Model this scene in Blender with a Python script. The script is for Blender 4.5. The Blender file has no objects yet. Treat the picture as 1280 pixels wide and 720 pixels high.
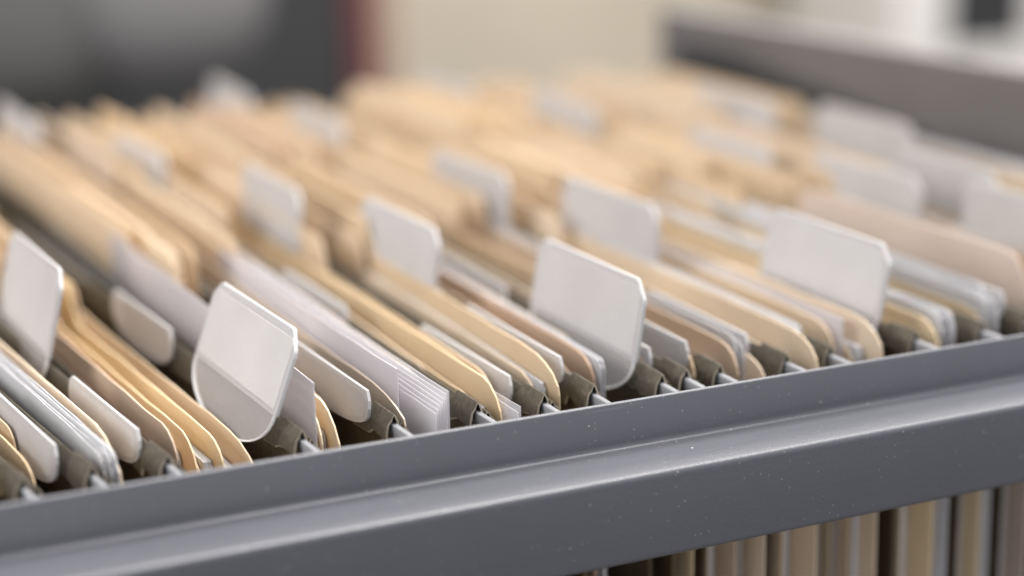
import bpy, math, random
from mathutils import Matrix, Vector
random.seed(7)
S = 0.001                      # all numbers below are millimetres
scn = bpy.context.scene
C = scn.collection
sin, cos, pi = math.sin, math.cos, math.pi

# ------------------------------------------------------------------ materials
def nt(name):
    m = bpy.data.materials.new(name); m.use_nodes = True
    t = m.node_tree; b = t.nodes['Principled BSDF']
    return m, t, b
def N(t, typ, **kw):
    n = t.nodes.new(typ)
    for k, v in kw.items(): setattr(n, k, v)
    return n
def noise(t, scale, detail=4, vec=None, rough=.55):
    n = N(t, 'ShaderNodeTexNoise'); n.inputs['Scale'].default_value = scale
    n.inputs['Detail'].default_value = detail; n.inputs['Roughness'].default_value = rough
    if vec: t.links.new(vec, n.inputs['Vector'])
    return n
def ramp(t, src, stops):
    r = N(t, 'ShaderNodeValToRGB'); e = r.color_ramp.elements
    while len(e) < len(stops): e.new(.5)
    for x, (p, c) in zip(e, stops): x.position = p; x.color = (*c, 1)
    t.links.new(src, r.inputs[0]); return r
def bump(t, b, src, strength, dist):
    bp = N(t, 'ShaderNodeBump'); bp.inputs['Strength'].default_value = strength
    bp.inputs['Distance'].default_value = dist
    t.links.new(src, bp.inputs['Height']); t.links.new(bp.outputs[0], b.inputs['Normal'])
def mixc(t, a, b_, fac, mode='MIX'):
    m = N(t, 'ShaderNodeMix', data_type='RGBA', blend_type=mode)
    if isinstance(fac, (int, float)): m.inputs[0].default_value = fac
    else: t.links.new(fac, m.inputs[0])
    for i, v in ((6, a), (7, b_)):
        if isinstance(v, tuple): m.inputs[i].default_value = (*v, 1)
        else: t.links.new(v, m.inputs[i])
    return m.outputs[2]

def paper_mat(name, c1, c2, hue=0.0, trans=0.12, streak=0.0, rough=.62):
    """paper / card: fibre noise, per-sheet tint, a little light coming through"""
    m, t, b = nt(name)
    tc = N(t, 'ShaderNodeTexCoord'); oi = N(t, 'ShaderNodeObjectInfo')
    add = N(t, 'ShaderNodeVectorMath', operation='ADD')
    t.links.new(tc.outputs['Object'], add.inputs[0]); t.links.new(oi.outputs['Random'], add.inputs[1])
    n1 = noise(t, 55, 5, add.outputs[0]); r1 = ramp(t, n1.outputs[0], [(.3, c1), (.7, c2)])
    n2 = noise(t, 2600, 3, add.outputs[0])
    col = mixc(t, r1.outputs[0], tuple(x*.8 for x in c1), ramp(t, n2.outputs[0], [(.55, (0,0,0)), (.8, (.45,)*3)]).outputs[0])
    if hue:
        hs = N(t, 'ShaderNodeHueSaturation')
        mr = N(t, 'ShaderNodeMapRange'); mr.inputs[3].default_value = .5-hue; mr.inputs[4].default_value = .5+hue*.55
        t.links.new(oi.outputs['Random'], mr.inputs[0]); t.links.new(mr.outputs[0], hs.inputs['Hue'])
        m2 = N(t, 'ShaderNodeMath', operation='MULTIPLY'); m2.inputs[1].default_value = 7.31
        fr = N(t, 'ShaderNodeMath', operation='FRACT'); t.links.new(oi.outputs['Random'], m2.inputs[0]); t.links.new(m2.outputs[0], fr.inputs[0])
        mv = N(t, 'ShaderNodeMapRange'); mv.inputs[3].default_value = .92; mv.inputs[4].default_value = 1.07
        t.links.new(fr.outputs[0], mv.inputs[0]); t.links.new(mv.outputs[0], hs.inputs['Value'])
        ms = N(t, 'ShaderNodeMapRange'); ms.inputs[3].default_value = 1.15; ms.inputs[4].default_value = .8
        t.links.new(fr.outputs[0], ms.inputs[0]); t.links.new(ms.outputs[0], hs.inputs['Saturation'])
        t.links.new(col, hs.inputs['Color']); col = hs.outputs[0]
    if streak:                                  # a block of pages: the page edges
        w = N(t, 'ShaderNodeTexNoise'); mp = N(t, 'ShaderNodeMapping'); mp.inputs['Scale'].default_value = (2600, 14, 22)
        t.links.new(add.outputs[0], mp.inputs[0]); t.links.new(mp.outputs[0], w.inputs['Vector']); w.inputs['Scale'].default_value = 1
        rr = ramp(t, w.outputs[0], [(.38, (1-streak,)*3), (.6, (1, 1, 1))])
        ge = N(t, 'ShaderNodeNewGeometry'); sx = N(t, 'ShaderNodeSeparateXYZ'); t.links.new(ge.outputs['True Normal'], sx.inputs[0])
        ab = N(t, 'ShaderNodeMath', operation='ABSOLUTE'); t.links.new(sx.outputs[0], ab.inputs[0])
        lt = N(t, 'ShaderNodeMath', operation='LESS_THAN'); lt.inputs[1].default_value = .5; t.links.new(ab.outputs[0], lt.inputs[0])
        col = mixc(t, col, mixc(t, col, rr.outputs[0], 1.0, 'MULTIPLY'), lt.outputs[0])
    else:
        bump(t, b, n2.outputs[0], .25, .0001)
    t.links.new(col, b.inputs['Base Color']); b.inputs['Roughness'].default_value = rough
    b.inputs['Specular IOR Level'].default_value = .3
    if trans:
        tr = N(t, 'ShaderNodeBsdfTranslucent'); t.links.new(col, tr.inputs[0])
        mx = N(t, 'ShaderNodeMixShader'); mx.inputs[0].default_value = trans
        out = t.nodes['Material Output']
        t.links.new(b.outputs[0], mx.inputs[1]); t.links.new(tr.outputs[0], mx.inputs[2]); t.links.new(mx.outputs[0], out.inputs[0])
    return m

M = {}
M['manila'] = paper_mat('manila_card', (.68, .525, .36), (.73, .58, .41), hue=.004, trans=.14)
M['cream'] = paper_mat('cream_card', (.80, .635, .42), (.85, .69, .48), hue=.005, trans=.14)
M['pink_manila'] = paper_mat('pinkish_manila_card', (.60, .48, .39), (.66, .53, .44), hue=.006, trans=.1)
M['brown'] = paper_mat('brown_card', (.56, .425, .31), (.62, .48, .36), hue=.01, trans=.06)
M['paper'] = paper_mat('white_pages', (.58, .57, .585), (.66, .65, .66), streak=.3)
M['sheet'] = paper_mat('white_sheet', (.60, .59, .61), (.68, .67, .69), trans=.2)
M['label'] = paper_mat('tab_label_paper', (.53, .508, .502), (.59, .568, .558), trans=.15, rough=.5)

def olive_mat():
    m, t, b = nt('olive_card')
    tc = N(t, 'ShaderNodeTexCoord'); oi = N(t, 'ShaderNodeObjectInfo')
    add = N(t, 'ShaderNodeVectorMath', operation='ADD')
    t.links.new(tc.outputs['Object'], add.inputs[0]); t.links.new(oi.outputs['Random'], add.inputs[1])
    n1 = noise(t, 120, 6, add.outputs[0]); r = ramp(t, n1.outputs[0], [(.3, (.046, .032, .017)), (.7, (.088, .062, .034))])
    v = noise(t, 3800, 2, add.outputs[0]); sp = ramp(t, v.outputs[0], [(.66, (0,)*3), (.78, (.7,)*3)])
    col = mixc(t, r.outputs[0], (.34, .29, .2), sp.outputs[0])
    n3 = noise(t, 700, 4, add.outputs[0]); col = mixc(t, col, (.04, .035, .026), ramp(t, n3.outputs[0], [(.5, (0,)*3), (.75, (.5,)*3)]).outputs[0])
    t.links.new(col, b.inputs['Base Color']); b.inputs['Roughness'].default_value = .6; b.inputs['Specular IOR Level'].default_value = .3
    bump(t, b, n3.outputs[0], .35, .0003)
    return m
M['olive'] = olive_mat()
def fold_mat():
    m, t, b = nt('dark_olive_fold')
    tc = N(t, 'ShaderNodeTexCoord')
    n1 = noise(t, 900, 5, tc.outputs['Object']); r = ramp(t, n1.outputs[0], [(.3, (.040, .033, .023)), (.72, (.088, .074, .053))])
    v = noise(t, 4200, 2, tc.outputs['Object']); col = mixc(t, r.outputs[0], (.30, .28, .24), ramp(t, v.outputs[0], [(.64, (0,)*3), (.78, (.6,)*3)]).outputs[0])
    t.links.new(col, b.inputs['Base Color']); b.inputs['Roughness'].default_value = .55; b.inputs['Specular IOR Level'].default_value = .3
    bump(t, b, n1.outputs[0], .5, .0003)
    return m
M['fold'] = fold_mat()
M['cut'] = paper_mat('cut_card_edge', (.36, .31, .24), (.46, .40, .31), trans=0)

def steel(name, base, rough, dust=True):
    m, t, b = nt(name)
    tc = N(t, 'ShaderNodeTexCoord')
    n1 = noise(t, 18, 4, tc.outputs['Object']); col = ramp(t, n1.outputs[0], [(.3, tuple(x*.93 for x in base)), (.7, tuple(x*1.07 for x in base))]).outputs[0]
    if dust:
        for sc, rad, gate, str_ in ((800, .12, .955, .5), (140, .03, .85, .8), (1900, .2, .955, .35)):
            v = N(t, 'ShaderNodeTexVoronoi'); v.inputs['Scale'].default_value = sc; t.links.new(tc.outputs['Object'], v.inputs['Vector'])
            near = N(t, 'ShaderNodeMath', operation='LESS_THAN'); near.inputs[1].default_value = rad; t.links.new(v.outputs['Distance'], near.inputs[0])
            sp = N(t, 'ShaderNodeSeparateColor'); t.links.new(v.outputs['Color'], sp.inputs[0])
            g = N(t, 'ShaderNodeMath', operation='GREATER_THAN'); g.inputs[1].default_value = gate; t.links.new(sp.outputs[0], g.inputs[0])
            mu = N(t, 'ShaderNodeMath', operation='MULTIPLY'); t.links.new(near.outputs[0], mu.inputs[0]); t.links.new(g.outputs[0], mu.inputs[1])
            m2 = N(t, 'ShaderNodeMath', operation='MULTIPLY'); t.links.new(mu.outputs[0], m2.inputs[0]); m2.inputs[1].default_value = str_
            col = mixc(t, col, (.62, .61, .60), m2.outputs[0])
        sc_ = N(t, 'ShaderNodeMapping'); sc_.inputs['Scale'].default_value = (25, 1400, 1400); sc_.inputs['Rotation'].default_value = (0, 0, .03)
        t.links.new(tc.outputs['Object'], sc_.inputs[0]); sn = noise(t, 1, 3, sc_.outputs[0])
        col = mixc(t, col, (.30, .30, .31), ramp(t, sn.outputs[0], [(.70, (0,)*3), (.78, (.25,)*3)]).outputs[0])
    mp = N(t, 'ShaderNodeMapping'); mp.inputs['Scale'].default_value = (60, 900, 900)
    t.links.new(tc.outputs['Object'], mp.inputs[0])
    g = noise(t, 1, 4, mp.outputs[0])
    rr = N(t, 'ShaderNodeMapRange'); rr.inputs[3].default_value = rough*.8; rr.inputs[4].default_value = rough*1.25
    t.links.new(g.outputs[0], rr.inputs[0]); t.links.new(rr.outputs[0], b.inputs['Roughness'])
    t.links.new(col, b.inputs['Base Color'])
    op = noise(t, 1100, 2, tc.outputs['Object']); bump(t, b, op.outputs[0], .12, .0004)
    return m
M['rail'] = steel('grey_painted_steel', (.086, .088, .100), .36)
M['panel'] = steel('grey_painted_panel', (.14, .128, .125), .6, False)
M['dark_steel'] = steel('dark_steel', (.045, .045, .047), .6, False)
M['rod'] = steel('white_coated_rod', (.27, .273, .285), .4, False)
def plain(name, col, rough=.7, sc=6, var=.08):
    m, t, b = nt(name); tc = N(t, 'ShaderNodeTexCoord'); n1 = noise(t, sc, 5, tc.outputs['Object'])
    r = ramp(t, n1.outputs[0], [(.3, tuple(x*(1-var) for x in col)), (.7, tuple(x*(1+var) for x in col))])
    t.links.new(r.outputs[0], b.inputs['Base Color']); b.inputs['Roughness'].default_value = rough
    return m
M['wall'] = plain('beige_wall_paint', (.52, .46, .37))
M['floor'] = plain('floor_covering', (.16, .15, .14))
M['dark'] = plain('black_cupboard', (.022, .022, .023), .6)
M['red_wood'] = plain('red_brown_wood', (.11, .025, .028), .5)
M['tan_wood'] = plain('tan_wood', (.30, .20, .145), .5)
M['chair'] = plain('grey_upholstery', (.095, .093, .09), .8)
M['chair_light'] = plain('light_grey_upholstery', (.16, .153, .153), .8)
M['white_cab'] = plain('white_cabinet_paint', (.66, .63, .60), .5)

def plastic(name, col, alpha, rough, tw=.35):
    m, t, b = nt(name)
    tc = N(t, 'ShaderNodeTexCoord'); n1 = noise(t, 300, 3, tc.outputs['Object'])
    sp = noise(t, 1500, 2, tc.outputs['Object'])
    c = mixc(t, col, tuple(x*.55 for x in col), ramp(t, sp.outputs[0], [(.74, (0,)*3), (.80, (.5,)*3)]).outputs[0])
    t.links.new(c, b.inputs['Base Color']); b.inputs['Roughness'].default_value = rough
    bump(t, b, n1.outputs[0], .06, .0004)
    tl = N(t, 'ShaderNodeBsdfTranslucent'); t.links.new(c, tl.inputs[0])
    mx = N(t, 'ShaderNodeMixShader'); mx.inputs[0].default_value = tw
    t.links.new(b.outputs[0], mx.inputs[1]); t.links.new(tl.outputs[0], mx.inputs[2])
    out = t.nodes['Material Output']; res = mx
    if alpha < 1:
        tp = N(t, 'ShaderNodeBsdfTransparent'); m2 = N(t, 'ShaderNodeMixShader'); m2.inputs[0].default_value = alpha
        t.links.new(tp.outputs[0], m2.inputs[1]); t.links.new(mx.outputs[0], m2.inputs[2]); res = m2
    t.links.new(res.outputs[0], out.inputs[0]); return m
M['frost'] = plastic('frosted_white_plastic', (.60, .585, .585), 1, .3)
M['clear'] = plastic('clear_plastic_tongue', (.62, .60, .60), .34, .22, .2)
M['rim'] = plastic('bright_plastic_edge', (.88, .87, .87), .9, .2, .4)
M['sleeve'] = plastic('lilac_plastic_sleeve', (.70, .67, .69), .80, .32, .3)
M['clear_sleeve'] = plastic('clear_sleeve', (.80, .78, .80), .36, .15, .2)

# ------------------------------------------------------------------ mesh helpers
def link(name, me, mat, parent=None):
    o = bpy.data.objects.new(name, me); C.objects.link(o)
    if mat: me.materials.append(mat)
    if parent: o.parent = parent
    return o
class MB:
    def __init__(s): s.v = []; s.f = []; s.sm = []; s.mi = []
    def add(s, vs, fs, smooth=False, mi=0):
        n = len(s.v); s.v += [(x*S, y*S, z*S) for x, y, z in vs]
        s.f += [tuple(i+n for i in f) for f in fs]; s.sm += [smooth]*len(fs); s.mi += [mi]*len(fs); return s
    def box(s, x0, x1, y0, y1, z0, z1):
        v = [(x, y, z) for z in (z0, z1) for y in (y0, y1) for x in (x0, x1)]
        return s.add(v, [(0,2,3,1),(4,5,7,6),(0,1,5,4),(2,6,7,3),(0,4,6,2),(1,3,7,5)])
    def grid(s, P, smooth=True, closed=False, mi=0):
        """P[i][j] rows of points"""
        n, m = len(P), len(P[0]); v = [p for r in P for p in r]; f = []
        for i in range(n-1):
            for j in range(m if closed else m-1):
                k = (j+1) % m
                f.append((i*m+j, i*m+k, (i+1)*m+k, (i+1)*m+j))
        return s.add(v, f, smooth, mi)
    def extrude_x(s, prof, x0, x1, smooth=False, nx=1):
        rows = [[(x0+(x1-x0)*i/nx, y, z) for y, z in prof] for i in range(nx+1)]
        s.grid(rows, smooth)
        return s
    def build(s, name, mat, parent=None, bevel=0, mat2=None):
        me = bpy.data.meshes.new(name); me.from_pydata(s.v, [], s.f)
        me.polygons.foreach_set('use_smooth', s.sm); me.update()
        o = link(name, me, mat, parent)
        if mat2: me.materials.append(mat2); me.polygons.foreach_set('material_index', s.mi)
        if bevel:
            b = o.modifiers.new('bevel', 'BEVEL'); b.width = bevel*S; b.segments = 3; b.limit_method = 'ANGLE'
        return o
def empty(name, loc=(0, 0, 0)):
    o = bpy.data.objects.new(name, None); C.objects.link(o); o.location = [c*S for c in loc]; o.empty_display_size = .01
    return o
def tag(o, label=None, cat=None, group=None, kind=None):
    if label: o['label'] = label
    if cat: o['category'] = cat
    if group: o['group'] = group
    if kind: o['kind'] = kind
    if cat and not kind:
        n = len(label.split()); assert 4 <= n <= 16, (n, label)
    return o

def wave(x, y, z):      # the same gentle bend runs through neighbouring sheets, so they nest
    k = 1.0 if x > -75 else .8
    return k*(.45*sin(y/47 + x*.045) + .16*sin(y/19 + x*.11)) + .35*sin(z/60 + x*.03 + y/90) * (1 if z < 0 else 1)

def sheet(mb, X0, s, ys, top, bot, t, lean=0, nz=5, ph=0, amp=1, zrows=None, ybend=None):
    """a sheet of thickness t standing in the drawer; top(y), bot(y) give its outline"""
    F, B = [], []
    for y in ys:
        z1, z0 = top(y) + .10*sin(y*.31+X0*3.7) + .06*sin(y*.83+X0*5.1), bot(y)
        if zrows: zs = [z1] + [max(z0, z1+d) for d in zrows] + [z0]
        else: zs = [z1 + (z0-z1)*i/nz for i in range(nz+1)]
        a, b = [], []
        for z in zs:
            x = X0 + s*(y-12) + amp*wave(X0+ph, y, z) + lean*z
            if ybend: x += ybend(y, z)
            a.append((x-t/2, y, z)); b.append((x+t/2, y, z))
        F.append(a); B.append(b)
    mb.grid([r[::-1] for r in F]); mb.grid(B)
    # rim
    ring = lambda G: [r[0] for r in G] + G[-1][1:] + [r[-1] for r in G[::-1]][1:] + G[0][::-1][1:-1]
    a, b = ring(F), ring(B)
    mb.grid([a, b], False, True)
    return mb

def prof(pts):
    """piecewise linear function of y from (y, z) pairs"""
    pts = sorted(pts)
    def f(y):
        if y <= pts[0][0]: return pts[0][1]
        for (a, za), (b, zb) in zip(pts, pts[1:]):
            if y <= b: return za + (zb-za)*(y-a)/(b-a) if b > a else zb
        return pts[-1][1]
    return f
def ysamp(pts, step=9):
    ys = sorted(set(p[0] for p in pts)); out = [ys[0]]
    for a, b in zip(ys, ys[1:]):
        n = max(1, int((b-a)/step))
        out += [a+(b-a)*i/n for i in range(1, n+1)]
    return out

ZB = -222
ROWS = (-2, -6, -14, -30, -60, -110, -165)
def corner_pts(yn, zn, ch=5, drop=4.5, yf=314):
    """rounded near and far top corners"""
    return [(yn, zn-drop), (yn+.5, zn-drop*.72), (yn+ch*.28, zn-drop*.38), (yn+ch*.62, zn-drop*.12), (yn+ch, zn),
            (yf-ch, zn), (yf-ch*.3, zn-drop*.4), (yf, zn-drop)]
def tab_pts(yn, zn, tabs, h, ch=5, drop=4.5, yf=314):
    P = corner_pts(yn, zn, ch, drop, yf)
    for (a, b) in tabs:
        P = [p for p in P if not (a-3 < p[0] < b+3)]
        P += [(a-4, zn), (a-1.4, zn+1.2), (a+.6, zn+h-3.0), (a+2.6, zn+h-.6), (a+5, zn+h), (b-5, zn+h), (b-2.6, zn+h-.6), (b-.6, zn+h-3), (b+1.4, zn+1.2), (b+4, zn)]
    return sorted(P)
THIRD = {'near': (14, 106), 'mid': (110, 208), 'far': (212, 308)}

def leaf(name, mat, parent, X0, s, pts, t=.30, **kw):
    mb = MB(); sheet(mb, X0, s, ysamp(pts), prof(pts), lambda y: ZB, t, zrows=ROWS, **kw)
    return mb.build(name, mat, parent)

def manila(X0, T, yn, zn, s, tab=None, mat='manila', label='', ch=6, drop=4.5, th=None, pages=True, lowfront=True, flare=0):
    """folded file folder: near leaf, far leaf with its cut tab, pages between"""
    e = empty('manila_folder', (X0, 160, ZB))
    if th is None: th = 7.5 if tab == 'mid' else 10.5
    off = (-X0, -160, -ZB)
    kw = {}; flare = flare or random.uniform(-.7, .45)
    kw['ybend'] = lambda y, z: flare*max(0, (55-y)/42)**2*(1+max(z, -20)/20)
    P1 = corner_pts(yn+(4.5 if lowfront else .6), zn-(3.6 if lowfront else .8), ch, drop); a = leaf('front_leaf', M[mat], e, X0-T/2+.25, s, P1, **kw)
    jag = random.uniform(-.8, 1.6); ch *= random.uniform(.8, 1.25); drop *= random.uniform(.85, 1.2)
    P2 = tab_pts(yn-jag, zn+.5, [THIRD[tab]] if tab and tab != 'near' else ([(yn+3, 106)] if tab else []), th, ch, drop)
    b = leaf('back_leaf', M[mat], e, X0+T/2-.25, s, P2, **kw)
    parts = [a, b]
    if pages and T > 1.5:
        Pp = corner_pts(yn+random.uniform(3.5, 7), zn-random.uniform(3.6, 5.5), 1.2, 1.5)
        mb = MB(); sheet(mb, X0, s, ysamp(Pp), prof(Pp), lambda y: ZB+2, T-1.35, zrows=ROWS, **kw)
        parts.append(mb.build('pages', M['paper'], e))
    for p in parts: p.location = [c*S for c in off]
    tag(e, label, 'file folder', 'manila folders filed in the drawer')
    return e

def papers(X0, T, yn, zn, s, label, mat='paper', ch=3, drop=3, n=1, name='paper_stack', yf=312, cat='papers'):
    mb = MB(); n = max(n, int(T/.33), 2)
    for i in range(n):
        P = corner_pts(yn+random.uniform(-.6, 1.8), zn+random.uniform(-.9, .25), ch*random.uniform(.7, 1.2), drop, yf)
        cu = random.uniform(-.7, .5)
        sheet(mb, X0 - T/2 + T*(i+.5)/n, s, ysamp(P), prof(P), lambda y: ZB+3, T/n*.5, zrows=ROWS, ph=random.uniform(-.5, .5), ybend=lambda y, z: cu*max(0, (50-y)/38)**2*(1+max(z, -20)/20))
    o = mb.build(name, M[mat]); tag(o, label, cat, 'loose papers filed in the drawer'); return o

def sleeve(X0, yn, zn, s, label, mat='sleeve', yf=300, n=1, dz=.8):
    mb = MB()
    for i in range(n):
        P = [(yn+.15*i, zn-(n-1-i)*dz), (yf, zn-(n-1-i)*dz)]
        sheet(mb, X0+i*.45, s, ysamp(P), prof(P), lambda y: ZB+5, .18, zrows=ROWS)
    o = mb.build('plastic_sleeve', M[mat]); tag(o, label, 'plastic sleeve', 'plastic sleeves filed in the drawer'); return o

# ---- index tab (part of a hanging folder)
def plate(mb, fr, out, t, n0=0):
    """flat outline (a along, b up) -> solid of thickness t in frame fr"""
    n = len(out)
    f = [fr(a, b, n0-t/2) for a, b in out]; k = [fr(a, b, n0+t/2) for a, b in out]
    mb.add(f, [tuple(range(n))[::-1]]); mb.add(k, [tuple(range(n))])
    mb.grid([f, k], False, True); return mb
def round_out(w, h, cn, cf):
    """rectangle with chamfered, slightly rounded top corners; near end a=0"""
    o = [(0, 0), (0, h-cn*1.12), (cn*.05, h-cn*.93), (cn*.12, h-cn*.82), (cn*.82, h-cn*.12), (cn*.93, h-cn*.04), (cn*1.12, h),
         (w-cf*1.12, h), (w-cf*.93, h-cf*.04), (w-cf*.82, h-cf*.12), (w-cf*.12, h-cf*.82), (w-cf*.05, h-cf*.93), (w, h-cf*1.12), (w, 0)]
    return o
def inset(out, d, w, h):
    cx, cy = w/2, h/2
    return [(cx+(a-cx)*(w-2*d)/w, cy+(b-cy)*(h-2*d)/h) for a, b in out]
def index_tab(parent, X0, y0, W, h, lean, s, rot=0, z0=1.0, tongue=9, clean=False):
    def fr(a, b, nn):
        aa = a*cos(rot)-b*sin(rot); bb = a*sin(rot)+b*cos(rot)
        bow = 0
        return (X0+s*aa+lean*bb+nn-bow*(.4+b/h*.6), y0+aa, z0+bb)
    # fine outline so the plastic can bow
    def dens(o):
        r = []
        for (a, b), (c, d) in zip(o, o[1:]+o[:1]):
            k = max(1, int(math.hypot(c-a, d-b)/4)); r += [(a+(c-a)*i/k, b+(d-b)*i/k) for i in range(k)]
        return r
    out = round_out(W, h, 3.6, 2.6)
    t = plate(MB(), fr, dens(out), .62).build('index_tab', M['frost'], parent)
    ins = [(a*(W-2.6)/W+1.3, b*(h-2.2)/h+.9) for a, b in round_out(W, h, 1.2, 1.2)]
    plate(MB(), fr, dens(ins), .16, -.32).build('label_insert', M['label'], t)
    if tongue:
        K = 22; to = [(0.6, 0)] + [(W/2-(W/2-.6)*cos(pi*i/K)**1 if True else 0, -tongue*(sin(pi*i/K)**.92)) for i in range(1, K)] + [(W-.6, 0)]
        plate(MB(), lambda a, b, nn: fr(a, b, nn), [(a, b-.02) for a, b in to][::-1], .35, -.15).build('tongue', M['clear'], t)
        # bright moulded edge of the tongue
        mb = MB(); rows = []
        for i, (a, b) in enumerate(to):
            cx, cy = W/2, 0; L = math.hypot(a-cx, b-cy) or 1; ux, uy = (a-cx)/L, (b-cy)/L
            rows.append([fr(a+ux*.28*cos(q), b+uy*.28*cos(q), -.15+.34*sin(q)) for q in [2*pi*k/8 for k in range(8)]])
        mb.grid(rows, True, True).build('tongue_rim', M['rim'], t)
    return t
def low_tab(parent, X0, y0, s, ztop=3, W=40, depth=9):
    """a plastic tab pushed down so only its upper edge and round tongue show"""
    fr = lambda a, b, nn: (X0+s*a+nn+.08*b, y0+a, ztop+b)
    K = 16
    out = [(1.2, 0), (.2, -1.6), (0, -3)] + [(W/2-W/2*cos(pi*i/K), -3-(depth-3)*sin(pi*i/K)**.7) for i in range(1, K)] + [(W, -3), (W-.6, -1), (W-2, 0)]
    t = plate(MB(), fr, out, .5).build('index_tab', M['frost'], parent)
    mb = MB(); rows = []
    ins = [(W/2+(a-W/2)*.93, -depth/2+(b+depth/2)*.80) for a, b in out]
    plate(MB(), fr, ins, .12, -.26).build('label_insert', M['label'], t)
    return t

# ---- hanging folder
def fold_piece(name, parent, X, s, zr, y0, y1, side, wdrop=4.6):
    """strip folded over the rod; side=-1: short flap faces -X"""
    mb = MB(); P = []
    ys = [y0, y0+.4, y0+3, y0+6, y0+8.2, y0+9.4]
    y = y0+16
    while y < y1-10: ys.append(y); y += 8
    ys += [y1-9, y1-8, y1]
    rg = random.Random(int(X*10))
    ph = rg.random()*6
    for y in ys:
        hi = 0 if (y < y0+8.5 or y > y1-8.5) else -.85
        w = wdrop + (.5*sin(y*.9+ph)+.35*sin(y*2.1+ph*2)) * (1 if y < y1 else 0)
        spread = 1.45 + .3*cos(min(y-y0, 20)/20*pi)
        x = X + s*(y-12) + wave(X, y, 0)
        row = []
        for dx, dz in ((spread, -w), (spread*.93, -w*.66), (spread*.72, -w*.36), (.55, -.9), (.22, -.18), (0, 0)):
            row.append((x+side*dx*1.0, y, zr+hi+dz))
        for dx, dz in ((.22, -.18), (.55, -.9), (.8, -w*.4), (.85, -w*.9)):
            row.append((x-side*dx, y, zr+hi+dz))
        P.append(row)
    Q = [[(px, py, pz-.32) if 0 < i < len(r)-1 else (px-(.0), py, pz) for i, (px, py, pz) in enumerate(r)] for r in P]
    # inner skin: shrink towards x centre
    Q = []
    for r in P:
        cx = sum(p[0] for p in r)/len(r)
        Q.append([(cx+(px-cx)*.74, py, pz-.34) for px, py, pz in r])
    mb.grid(P); mb.grid([r[::-1] for r in Q])
    for a, b in ((P[0], Q[0]), (P[-1], Q[-1])): mb.grid([a, b], False, mi=1)
    mb.grid([[a_[0] for a_ in P], [b_[0] for b_ in Q]], False, mi=1)
    return mb.build(name, M['fold'], parent, mat2=M['cut'])
def rod(parent, X, s, zr, y0=1.6, y1=326):
    """flat coated steel hanger with rounded edges; its hooked ends sit on the drawer rails"""
    mb = MB(); P = []
    for y, dz, k in ((y0, 0, .5), (y0+.5, .1, 1), (4, .1, 1), (14, 0, 1), (90, 0, 1), (240, 0, 1), (y1-4, 0, 1), (y1-.5, 0, 1), (y1, 0, .5)):
        x = X + s*(y-12) + wave(X, y, 0); row = []
        for a, b in ((-.34, -1.2), (-.42, -.3), (-.30, .1), (-.13, .06), (0, -.4), (.13, .06), (.30, .1), (.42, -.3), (.34, -1.2), (.3, -2.1), (0, -2.4), (-.3, -2.1)):
            row.append((x+a*k, y, zr-1.55+(b+1.4)*k-1.4+dz))
        P.append(row)
    mb.grid(P, True, True)
    mb.add(P[0], [tuple(range(12))]); mb.add(P[-1], [tuple(range(12))[::-1]])
    o = mb.build('hanger_rod', M['rod'], parent); return o
def panel(name, parent, X, s, zr, y0, y1, side):
    P = [(y0, zr), (y0+3, zr), (y0+5, zr), (y0+6, zr), (y1-20, zr), (y1-16, zr), (y1, zr)]
    mb = MB(); sheet(mb, X, s, ysamp(P, 10), prof(P), prof([(y0, -9), (y0+3, -11), (y0+5, -20), (y0+6, ZB-3), (y1-20, ZB-3), (y1-16, -20), (y1, -9)]), .45, zrows=(-3, -8, -14, -30, -60, -110, -165), amp=1)
    return mb.build(name, M['olive'], parent)

def hanging_folder(X, s, Xb, label, tabs=(), lows=(), y0=12, zf=.5, zb=-2.0, base=True):
    e = empty('hanging_folder', ((X+Xb)/2, 160, ZB-4)); parts = []
    # front panel (towards the drawer front, +X) stands a little higher; back panel hides behind the neighbour
    parts.append(panel('front_panel', e, X+.55, s, zf-2.5, y0+.5, 319, -1))
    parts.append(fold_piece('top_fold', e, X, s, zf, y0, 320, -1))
    parts.append(rod(e, X, s, zf-.3))
    yb = y0+random.uniform(1.5, 3)
    parts.append(panel('back_panel', e, Xb-.45, s, zb-2.5, yb+.5, 319, 1))
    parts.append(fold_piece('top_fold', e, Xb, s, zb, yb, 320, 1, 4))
    parts.append(rod(e, Xb, s, zb-.1))
    if base:
        mb = MB(); n = 8; rows = []
        for y in (y0, 320):
            rows.append([(Xb+(X-Xb)*i/n + s*(y-12), y, ZB-3-3*sin(pi*i/n)) for i in range(n+1)])
        parts.append(mb.grid(rows).build('bottom_fold', M['olive'], e))
    for t in tabs: parts.append(index_tab(e, *t[:6], **(t[6] if len(t) > 6 else {})))
    for t in lows: parts.append(low_tab(e, *t))
    off = [-(X+Xb)/2*S, -.160, -(ZB-4)*S]
    for p in parts: p.location = off
    tag(e, label, 'hanging folder', 'olive hanging folders on the drawer rails')
    return e

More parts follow.
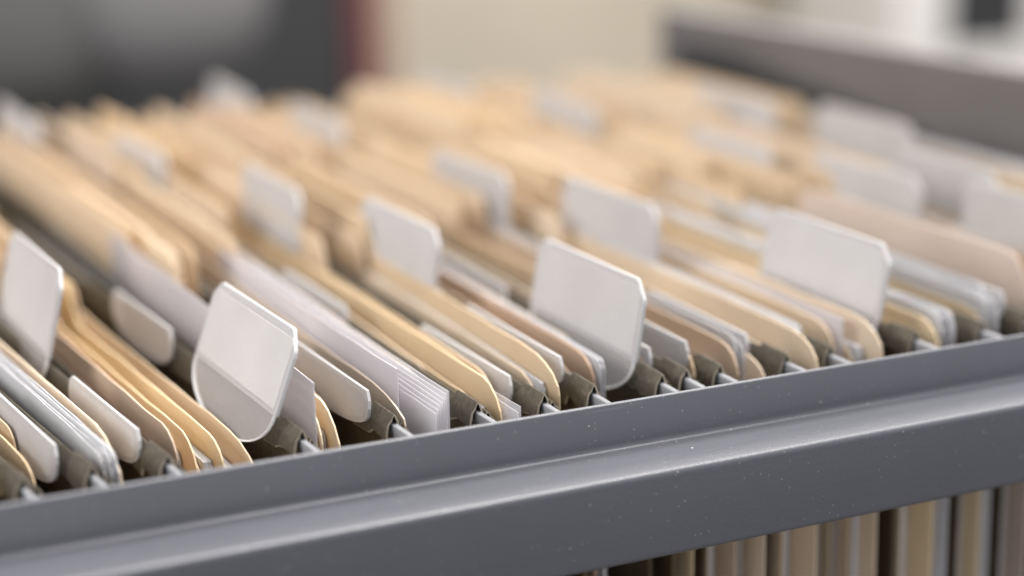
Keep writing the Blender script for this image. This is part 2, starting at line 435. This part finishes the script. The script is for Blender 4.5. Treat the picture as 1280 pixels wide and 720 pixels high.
# ------------------------------------------------------------------ the hanging folders
# id: X of the raised front panel at y=12, slope dX/dy, phrase
HF = [
 ('A', -109.8, -.12, 'at the bottom left corner of the photo'),
 ('B', -98.9, -.12, 'just left of the leftmost upright tab'),
 ('C', -86.8, -.11, 'carrying the leftmost upright tab'),
 ('D', -63.8, -.08, 'carrying the tab with round clear tongue'),
 ('E', -47.6, -.05, 'first right of the round-tongued tab'),
 ('F', -32.0, -.035, 'right behind the ribbed clear sleeves'),
 ('G', -20.2, -.03, 'directly behind the bright yellow folder'),
 ('H', -10.9, -.015, 'carrying the blurred tab left of centre'),
 ('I', 2.3, 0, 'carrying the large centre tab'),
 ('J', 7.2, 0, 'directly behind the large centre tab'),
 ('K', 13.8, 0, 'second behind the large centre tab'),
 ('L', 27.7, 0, 'midway between the two large right tabs'),
 ('M', 37.8, 0, 'just left of the large right tab'),
 ('N', 56.8, 0, 'carrying the large right tab'),
 ('O', 72.2, 0, 'first right of the large right tab'),
 ('P', 84.6, 0, 'left of the pinkish tall folder at right'),
 ('Q', 98.2, 0, 'behind the pinkish tall folder at right'),
 ('R', 107.5, 0, 'carrying the wide blurred tab at right'),
 ('S', 117.5, 0, 'carrying the tab cut by the right edge'),
 ('T', 127.0, 0, 'carrying the second of the overlapping right tabs'),
 ('U', 137.5, 0, 'eighth before the grey end panel'),
 ('V', 147.0, 0, 'carrying the highest tab near the end panel'),
 ('W', 157.5, 0, 'third before the grey end panel'),
 ('X', 168.0, 0, 'second before the grey end panel'),
 ('Y', 178.5, 0, 'right against the grey end panel'),
]
assert HF[20][0] == 'U'
HF[20] = ('U', 137.5, 0, 'fifth before the grey end panel')
TABS = {
 'C': [(-94.4, 70.3, 43, 16.2, .26, -.06)],
 'D': [(-66.8, 16.6, 42.6, 13.6, .38, -.06, dict(tongue=8.0, z0=1.6))],
 'H': [(-15.4, 75.2, 43.8, 14.2, .15, -.03)],
 'I': [(.9, 17.5, 43.6, 14.4, .17, -.02)],
 'M': [(36.5, 75.6, 44.6, 13.5, .08, -.03)],
 'N': [(54.6, 19, 43.3, 14.3, .2, 0)],
 'G': [(-28.0, 125.8, 43.5, 14.8, .08, -.03, dict(rot=.01))],
 'L': [(23.4, 124.4, 44.6, 13.8, .02, -.04)],
 'R': [(106.4, 76.7, 44.2, 12.4, .06, -.02)],
 'T': [(125.0, 72, 42, 12.8, .02, .04)],
 'V': [(148.5, 137, 45, 12.6, 0, -.02, dict(rot=.02))],
 'Q': [(97.3, 127.4, 43, 12.6, .07, .01)],
 'F': [(-41.0, 202, 45, 12.6, .08, -.08)],
 'J': [(6.0, 286, 42, 13.4, .08, -.03, dict(rot=.04))],
 'K': [(14.8, 221, 45, 12.6, .07, -.03, dict(rot=.03))],
 'U': [(138.2, 190, 45, 12.6, .03, -.02, dict(rot=.02))],
 'O': [(73.0, 266, 44, 12.8, .09, -.02)],
 'P': [(86.2, 204, 44, 13.2, .07, 0, dict(rot=.03))],
 'E': [(-62.5, 262, 44, 14.2, .02, -.1, dict(rot=.05))],
 'S': [(113.8, 30, 42, 12.8, .04, .03)],
}
LOWS = {
 'B': [(-102.2, 20, -.12, 1.2, 40, 9)], 'C': [(-88.8, 20, -.11, 1.6, 38, 8), (-101.5, 118, -.11, 2, 40, 11)],
 'D': [(-70.6, 72, -.08, 3.0, 39, 9.5)], 'E': [(-50.2, 17, -.05, 3.2, 42, 8)],
 'G': [(-22.6, 20, -.03, .8, 42, 7)], 'H': [(-13.0, 19, -.015, 3.2, 44, 7), (-14, 74, -.015, 2.5, 42, 8)],
 'J': [(5.4, 20, 0, 2.0, 40, 8)], 'K': [(12.0, 18, 0, 2.8, 40, 8)], 'I': [(.4, 74, 0, 2, 42, 8)],
 'F': [(-34.8, 73, -.035, 2.4, 40, 8)], 'L': [(26, 20, 0, 1.8, 40, 7)], 'P': [(83, 17, 0, 3.4, 44, 8)],
}
phrase = {}; X_of = {}; s_of = {}; Xb_of = {}
prev = -121.0; prevs = -.12
for (k, X, s, ph) in HF:
    phrase[k] = ph; X_of[k] = X; s_of[k] = s; Xb_of[k] = prev+2.3
    hanging_folder(X, s, prev+2.3, 'olive green hanging folder on white rods, '+ph, TABS.get(k, ()), LOWS.get(k, ()), y0=11+random.uniform(-.8, .8), zf=.5+random.uniform(-.25, .25), zb=-2.0+random.uniform(-.3, .3))
    prev = X
# ------------------------------------------------------------------ what is filed in them
count = {}
ORD = ['leftmost', 'second', 'third', 'fourth', 'fifth', 'sixth']
def lab(k, what):
    n = count.get((k, what), 0); count[(k, what)] = n+1
    return f'{ORD[n]} {what} inside hanging folder {SH[k]}' if n == 0 else f'{ORD[n]} {what} from left inside hanging folder {SH[k]}'
SH = dict(A='in bottom left corner', B='left of leftmost upright tab', C='with leftmost upright tab', D='with round-tongued tab',
 E='first right of round-tongued tab', F='second right of round-tongued tab', G='third right of round-tongued tab', H='just left of large centre tab',
 I='with large centre tab', J='directly behind large centre tab', K='second behind large centre tab', L='midway between large right tabs',
 M='left of large right tab', N='with large right tab', O='first right of large right tab', P='second right of large right tab',
 Q='third right of large right tab', R='with wide blurred tab at right', S='with tab cut by right edge', T='with second overlapping right tab',
 U='fifth before grey end panel', V='with highest tab near end panel', W='third before grey end panel', X='second before grey end panel',
 Y='against the grey end panel')
def mn(k, X, T, yn, zn, tab=None, mat='manila', what='manila folder', **kw):
    manila(X, T, yn, zn, s_of[k], tab, mat, lab(k, what), **kw)
def pp(k, X, T, yn, zn, what='white paper stack', **kw):
    papers(X, T, yn, zn, s_of[k], lab(k, what), **kw)

pp('A', -117, 1.2, 10, 3, what='curled white sheet', mat='sheet'); mn('A', -114, 2.4, 16, -1, 'far')
mn('B', -105.5, 2, 22, -3, 'mid')
pp('C', -95.0, 2.0, 13, 1.2, n=5, what='fanned white page stack'); mn('C', -92.6, 1.4, 17, .8, 'mid', ch=9, drop=6); mn('C', -91.0, 1.2, 24, -3, 'far')
mn('D', -82.5, 2.2, 22, -1.0, 'mid', mat='brown', what='brownish manila folder')
mn('D', -79.0, 3.2, 25, -3.5, 'mid', mat='cream', what='pale cream folder', drop=6)
mn('D', -75.0, 2.8, 21, -3.6, 'mid', mat='cream', what='yellow cream folder', ch=8, drop=5)
mn('D', -70.8, 3.6, 19, -4.8, 'far', mat='manila', ch=14, drop=5, what='bulging manila folder')
mn('E', -57.6, 1.2, 19, -.6, None, mat='cream', ch=7, drop=6, lowfront=False); mn('E', -55.6, 1.6, 17, .2, 'mid', mat='cream', what='pale cream folder', ch=7, drop=7)
sleeve(-59.4, 16.5, 6.6, s_of['E'], lab('E', 'lilac plastic sleeve'), yf=150)
mn('E', -53.2, 1.6, 26, -2, 'far')
mn('F', -45.4, 1.6, 12.5, 1.0, 'far', mat='brown', what='brown card folder', ch=12, drop=4)
sleeve(-43.6, 19, 5.8, s_of['F'], lab('F', 'lilac plastic sleeve'), yf=125)
sleeve(-41.6, 7.5, 4.2, s_of['F'], lab('F', 'ribbed clear plastic sleeve stack'), mat='clear_sleeve', n=7, dz=.55, yf=130)
pp('F', -37.6, .9, 24, 2.6); mn('F', -35.6, 1.4, 30, 0, 'far')
mn('G', -27.9, 2.2, 12.5, 1.2, 'far', mat='cream', what='bright yellow folder', ch=9, drop=5)
sleeve(-26.2, 8.2, -.7, s_of['G'], lab('G', 'clear plastic sleeve'), mat='clear_sleeve', n=2, yf=250)
mn('G', -24.3, 1.6, 24, -.5, 'far')
mn('H', -16.6, 2.0, 13, 3.2, 'mid', ch=9, drop=5.5); mn('H', -14.3, 1.2, 24, 0, 'far')
mn('I', -6.8, 1.8, 21, 1.0, 'far', mat='brown', what='brownish manila folder', drop=5); pp('I', -4.6, .9, 20.5, 1.6, n=2, mat='sheet', what='blue white page stack', drop=1.5, ch=2); mn('I', -2.3, 2.0, 38, -1, 'far')
mn('J', 4.4, .9, 21, 0, 'far', pages=False)
mn('K', 10.3, 3.2, 18, 1.4, None); 
mn('L', 18.2, 3.6, 15, 1.0, None, mat='brown', what='brownish manila folder', drop=5); pp('L', 21.8, 1.0, 16.5, 2.4); mn('L', 24.2, 2.4, 14, -2, 'far')
mn('M', 32.2, 4.0, 10.5, 2.0, None, ch=8, drop=5); pp('M', 35.3, .9, 17, 3.0)
sleeve(46.0, 19.5, 2.4, s_of['N'], lab('N', 'lilac plastic sleeve'), yf=120)
mn('N', 43.6, 2.6, 20, .6, None); mn('N', 48.0, 2.4, 12.5, 2.2, 'far', ch=10, drop=6); pp('N', 51.2, 3.4, 17, .5); mn('N', 54.2, 1.6, 22, 1, 'far')
mn('O', 61.6, 3.4, 13.5, 0.4, 'far', what='yellow manila folder', mat='cream'); pp('O', 66.4, 3.2, 12.5, 2.6, n=2); mn('O', 69.4, 1.6, 20, .5, 'far')
mn('P', 76.4, 3.8, 15, -.5, None, mat='cream', what='cream folder'); pp('P', 79.6, 2.0, 15, 3.2); pp('P', 81.6, 1.0, 20, 4.2)
mn('Q', 91.8, 3.0, 19.5, -.5, 'near', mat='pink_manila', what='tall pinkish manila folder', th=8.6); mn('Q', 94.9, 1.8, 22, 0, 'far')
rg = random.Random(11)
for k, xs in dict(C=(-97.0, -89.6), D=(-83.6, -77.2), E=(-58.8, -49.6), F=(-42.6, -40.4, -33.8), G=(-22.0,), H=(-13.0, -18.8), I=(-5.6, -.8), K=(11.4,), L=(20.6, 26.0), M=(31.0,),
                  N=(46.9, 52.6, 55.6), O=(60.4, 63.0, 67.9), P=(75.6, 80.6), Q=(89.4, 93.6, 95.6)).items():
    for i, x in enumerate(xs):
        manila(x, .9, rg.uniform(112, 150), rg.uniform(6.8, 8.6), s_of[k], None, 'manila', lab(k, 'set-back manila folder'), pages=False, ch=4, lowfront=False)
rg = random.Random(3)
for k, xs in dict(A=(-111.8,), B=(-103.0, -101.6), C=(-93.6,), D=(-80.8, -72.9, -68.4), E=(-54.4, -51.2), F=(-44.3, -39.0, -36.6), G=(-29.3, -25.2), H=(-17.9, -15.2),
                  I=(-8.2, -3.5), K=(8.7, 12.4), L=(16.4, 22.9), M=(30.0, 34.2, 36.4), N=(40.6, 44.8, 49.8), O=(59.2, 64.4, 70.6), P=(74.6, 78.4, 82.9), Q=(96.4,)).items():
    for i, x in enumerate(xs):
        manila(x, 1.1, 35+rg.random()*7, rg.uniform(-3.2, -1.6) - (5 if k == 'D' else 0), s_of[k], ('far', 'mid', 'far')[(i+len(k)+ord(k)) % 3] if k not in 'NMPFKL' else ('mid', 'far', 'mid')[i] if k in 'NM' else 'far', 'manila', lab(k, 'thin manila folder'), pages=False, th=rg.uniform(7.5, 11), ch=5)
for k in 'RSTUVWXY':
    a, b = Xb_of[k]+1.7, X_of[k]-1.6
    n = 2; w = (b-a)/n
    tt = {'R': ('far', 'mid'), 'S': (None, 'far'), 'T': ('mid', 'far'), 'U': ('far', 'far'), 'V': (None, 'mid'), 'W': ('far', None), 'X': ('far', None), 'Y': (None, None)}[k]
    for i in range(n):
        if i == 1 and k in 'SVY': pp(k, a+w*(i+.5), w*.7, 16+rg.random()*6, 2)
        else: mn(k, a+w*(i+.5), w*.85, 15+rg.random()*7, rg.uniform(-1, 1), tt[i], th=10 if k < 'V' else 8)

# ------------------------------------------------------------------ the drawer
dr = empty('file_drawer', (40, 160, -240)); off = [-.04, -.16, .24]
tag(dr, 'grey painted steel file drawer pulled open with a stepped side rail', 'drawer')
def fillet(pts, r, n=5):
    out = [pts[0]]
    for a, b, c in zip(pts, pts[1:], pts[2:]):
        A, B, D = Vector(a), Vector(b), Vector(c); u = (A-B).normalized(); v = (D-B).normalized()
        p0, p2 = B+u*r, B+v*r
        for i in range(n+1):
            t = i/n; out.append(tuple((1-t)**2*p0+2*t*(1-t)*B+t*t*p2))
    out.append(pts[-1]); return out
def rail_mesh(flip=False):
    outer = fillet([(.1, 0), (0, -8), (-12.8, -8.0), (-12.8, -23.4), (-9.5, -23.6)], 1.1)
    inner = fillet([(1.2, 0), (1.2, -9.2), (-11.6, -9.2), (-11.6, -22.2), (-9.5, -22.4)], .7)
    f = (lambda y: 332-y) if flip else (lambda y: y)
    top = [(.1, 0), (.28, .22), (.65, .3), (1.02, .22), (1.2, 0)]
    ring = outer + inner[::-1] + top[::-1][1:-1]
    rows = [[(x, f(y), z) for y, z in ring] for x in [-330+10*i for i in range(52)]+[184]]
    mb = MB(); mb.grid(rows, True, True)
    return mb
r1 = rail_mesh().build('side_rail', M['rail'], dr)
r2 = rail_mesh(True).build('side_rail', M['rail'], dr)
# shelf inside the rail that carries the rod hooks
sh = [MB().box(-330, 184, 1.35, 5.5, -6.2, -5.0).build('hook_ledge', M['rail'], dr), MB().box(-330, 184, 326.5, 330.7, -6.2, -5.0).build('hook_ledge', M['rail'], dr)]
# drawer front seen from inside: top flange, recessed inner face, outer skin
fp = MB()
fp.box(190, 198.5, -16, 356, -245, 24.6)
front = fp.build('front_panel', M['panel'], dr, 1.2)
fl = MB().box(187.2, 189.98, 12, 352, -240, -9).build('inner_plate', M['dark_steel'], dr, .5)
bot = MB().box(-330, 187, -9, 341, -247, -243).build('bottom_tray', M['dark_steel'], dr)
bk = MB().box(-334, -330.2, -9, 341, -247, -2).build('back_panel', M['dark_steel'], dr)
far_side = MB().box(-330, 187, 345.5, 347, -243, -24).build('side_panel', M['dark_steel'], dr)
blk = MB(); rows = []  # dark tapered block against the far end of the drawer front
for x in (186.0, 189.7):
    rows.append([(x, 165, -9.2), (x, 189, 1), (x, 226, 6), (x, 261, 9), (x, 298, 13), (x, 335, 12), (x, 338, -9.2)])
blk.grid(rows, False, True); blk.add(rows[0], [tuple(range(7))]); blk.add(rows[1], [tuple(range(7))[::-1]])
blk = blk.build('dark_corner_block', M['dark'], dr)
low = MB().box(-330, 187, -12.5, -11, -243, -200).build('side_panel', M['dark_steel'], dr)
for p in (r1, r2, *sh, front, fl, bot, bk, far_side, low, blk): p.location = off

# cabinet body under and behind the drawer
cb = empty('filing_cabinet', (-60, 160, -700)); coff = [.06, -.16, .7]
tag(cb, 'dark steel filing cabinet body below the open drawer', 'filing cabinet')
for p in (MB().box(-860, 184, -20, 352, -700, -252).build('carcass', M['dark_steel'], cb, 2),
          MB().box(184.5, 198, -16, 352, -690, -256).build('drawer_front', M['panel'], cb, 2)):
    p.location = coff

# ------------------------------------------------------------------ room beyond (far out of focus)
def struct(o): o['kind'] = 'structure'; return o
struct(MB().box(-2500, 4500, -2500, 3000, -712, -702).build('floor', M['floor']))
struct(MB().box(-2500, 4500, 1500, 1520, -702, 1700).build('wall', M['wall']))
c = empty('cupboard', (190, 1240, -702)); co = [-.19, -1.24, .702]
tag(c, 'black cupboard with red brown wooden edge, blurred behind the files', 'cupboard')
for p in (MB().box(-900, 352, 1200, 1400, -702, 500).build('carcass', M['dark'], c, 3),
          MB().box(352.5, 372, 1196, 1400, -702, 505).build('edge_board', M['red_wood'], c, 2),
          MB().box(372.5, 392, 1192, 1400, -702, 505).build('edge_board', M['tan_wood'], c, 2)): p.location = co
def ellipsoid(mb, cx, cy, cz, rx, ry, rz, e=.6, n=28, m=16):
    P = []
    sg = lambda v, k: math.copysign(abs(v)**k, v)
    for i in range(m+1):
        ph = -pi/2+pi*i/m
        P.append([(cx+rx*sg(cos(ph), e)*sg(cos(2*pi*j/n), .8), cy+ry*sg(cos(ph), e)*sg(sin(2*pi*j/n), .8), cz+rz*sg(sin(ph), e)) for j in range(n)])
    return mb.grid(P, True, True)
ch = empty('office_chair', (60, 1000, -702)); cho = [-.06, -1.0, .702]
tag(ch, 'grey padded office chair, blurred at the top left', 'chair')
for p in (ellipsoid(MB(), 20, 1010, 20, 112, 60, 116, .62).build('backrest', M['chair'], ch),
          ellipsoid(MB(), 148, 985, 20, 72, 50, 96, .72).build('armrest', M['chair_light'], ch),
          MB().box(15, 45, 1000, 1030, -660, -90).build('column', M['dark'], ch, 4),
          MB().box(-180, 240, 1000, 1030, -695, -665).build('base', M['dark'], ch, 8),
          ellipsoid(MB(), 30, 960, -330, 230, 220, 40, .6).build('seat', M['chair'], ch)): p.location = cho
w = empty('white_cabinet', (1000, 1250, -702)); wo = [-1.0, -1.25, .702]
tag(w, 'white cabinet with a black opening, blurred at the top right', 'cabinet')
for p in (MB().box(915, 976, 1200, 1400, -702, 500).build('side_panel', M['white_cab'], w, 3),
          MB().box(1074, 1500, 1200, 1400, -702, 500).build('side_panel', M['white_cab'], w, 3),
          MB().box(976.5, 1073.5, 1200, 1400, -702, -137).build('lower_panel', M['white_cab'], w, 3),
          MB().box(976.5, 1073.5, 1203, 1310, -136, 500).build('opening', M['dark'], w)): p.location = wo

# ------------------------------------------------------------------ light
W = bpy.data.worlds.new('World'); scn.world = W; W.use_nodes = True
bg = W.node_tree.nodes['Background']; bg.inputs[0].default_value = (.93, .95, 1.0, 1); bg.inputs[1].default_value = .92
def area(name, loc, target, sx, sy, power, col):
    l = bpy.data.lights.new(name, 'AREA'); l.shape = 'RECTANGLE'; l.size = sx*S; l.size_y = sy*S; l.energy = power; l.color = col
    o = bpy.data.objects.new(name, l); C.objects.link(o); o.location = [c*S for c in loc]
    d = Vector(target)-Vector(loc); o.rotation_euler = d.to_track_quat('-Z', 'Y').to_euler(); return o
area('window_light', (620, 900, 640), (0, 0, 0), 1300, 500, 11, (1, .965, .93))
area('ceiling_light', (250, 90, 1150), (60, 60, 0), 900, 600, 28, (1, .975, .95))
area('side_fill_light', (-1150, 350, 560), (60, 160, 0), 900, 600, 11, (1, .985, .97))  # added fill from the left to brighten folder and tab faces, not a window
area('camera_side_fill', (-250, -1250, 60), (40, 0, -20), 1000, 620, 1.6, (1, .985, .97))  # added weak fill that lifts the rail face and the folder ends below it
area('room_light', (600, 400, 1300), (500, 1500, -100), 900, 500, 16, (1, .97, .92))

# ------------------------------------------------------------------ camera
R = [[0.9124631050495077, -0.12345089068316868, 0.3900909631264783], [-0.40852962568416723, -0.22202354868745375, 0.8853299321533097], [-0.022685388728548, -0.9671946140347154, -0.25302164279063655]]
cam = bpy.data.cameras.new('camera'); co_ = bpy.data.objects.new('camera', cam); C.objects.link(co_)
mw = Matrix.Identity(4)
for i in range(3):
    mw[i][0] = R[i][0]; mw[i][1] = -R[i][1]; mw[i][2] = -R[i][2]
mw[0][3], mw[1][3], mw[2][3] = -.14503449, -.25858485, .09679190
co_.matrix_world = mw
cam.sensor_width = 36; cam.lens = 2253/1280*36; cam.clip_start = .01; cam.clip_end = 50
cam.dof.use_dof = True; cam.dof.focus_distance = .308; cam.dof.aperture_fstop = 5.2; cam.dof.aperture_blades = 9
scn.camera = co_
scn.render.resolution_x = 1024; scn.render.resolution_y = 576
scn.view_settings.view_transform = 'Standard'; scn.view_settings.look = 'None'; scn.view_settings.exposure = 0; scn.view_settings.gamma = 1
scn.render.engine = 'CYCLES'; scn.cycles.max_bounces = 8; scn.cycles.transparent_max_bounces = 24
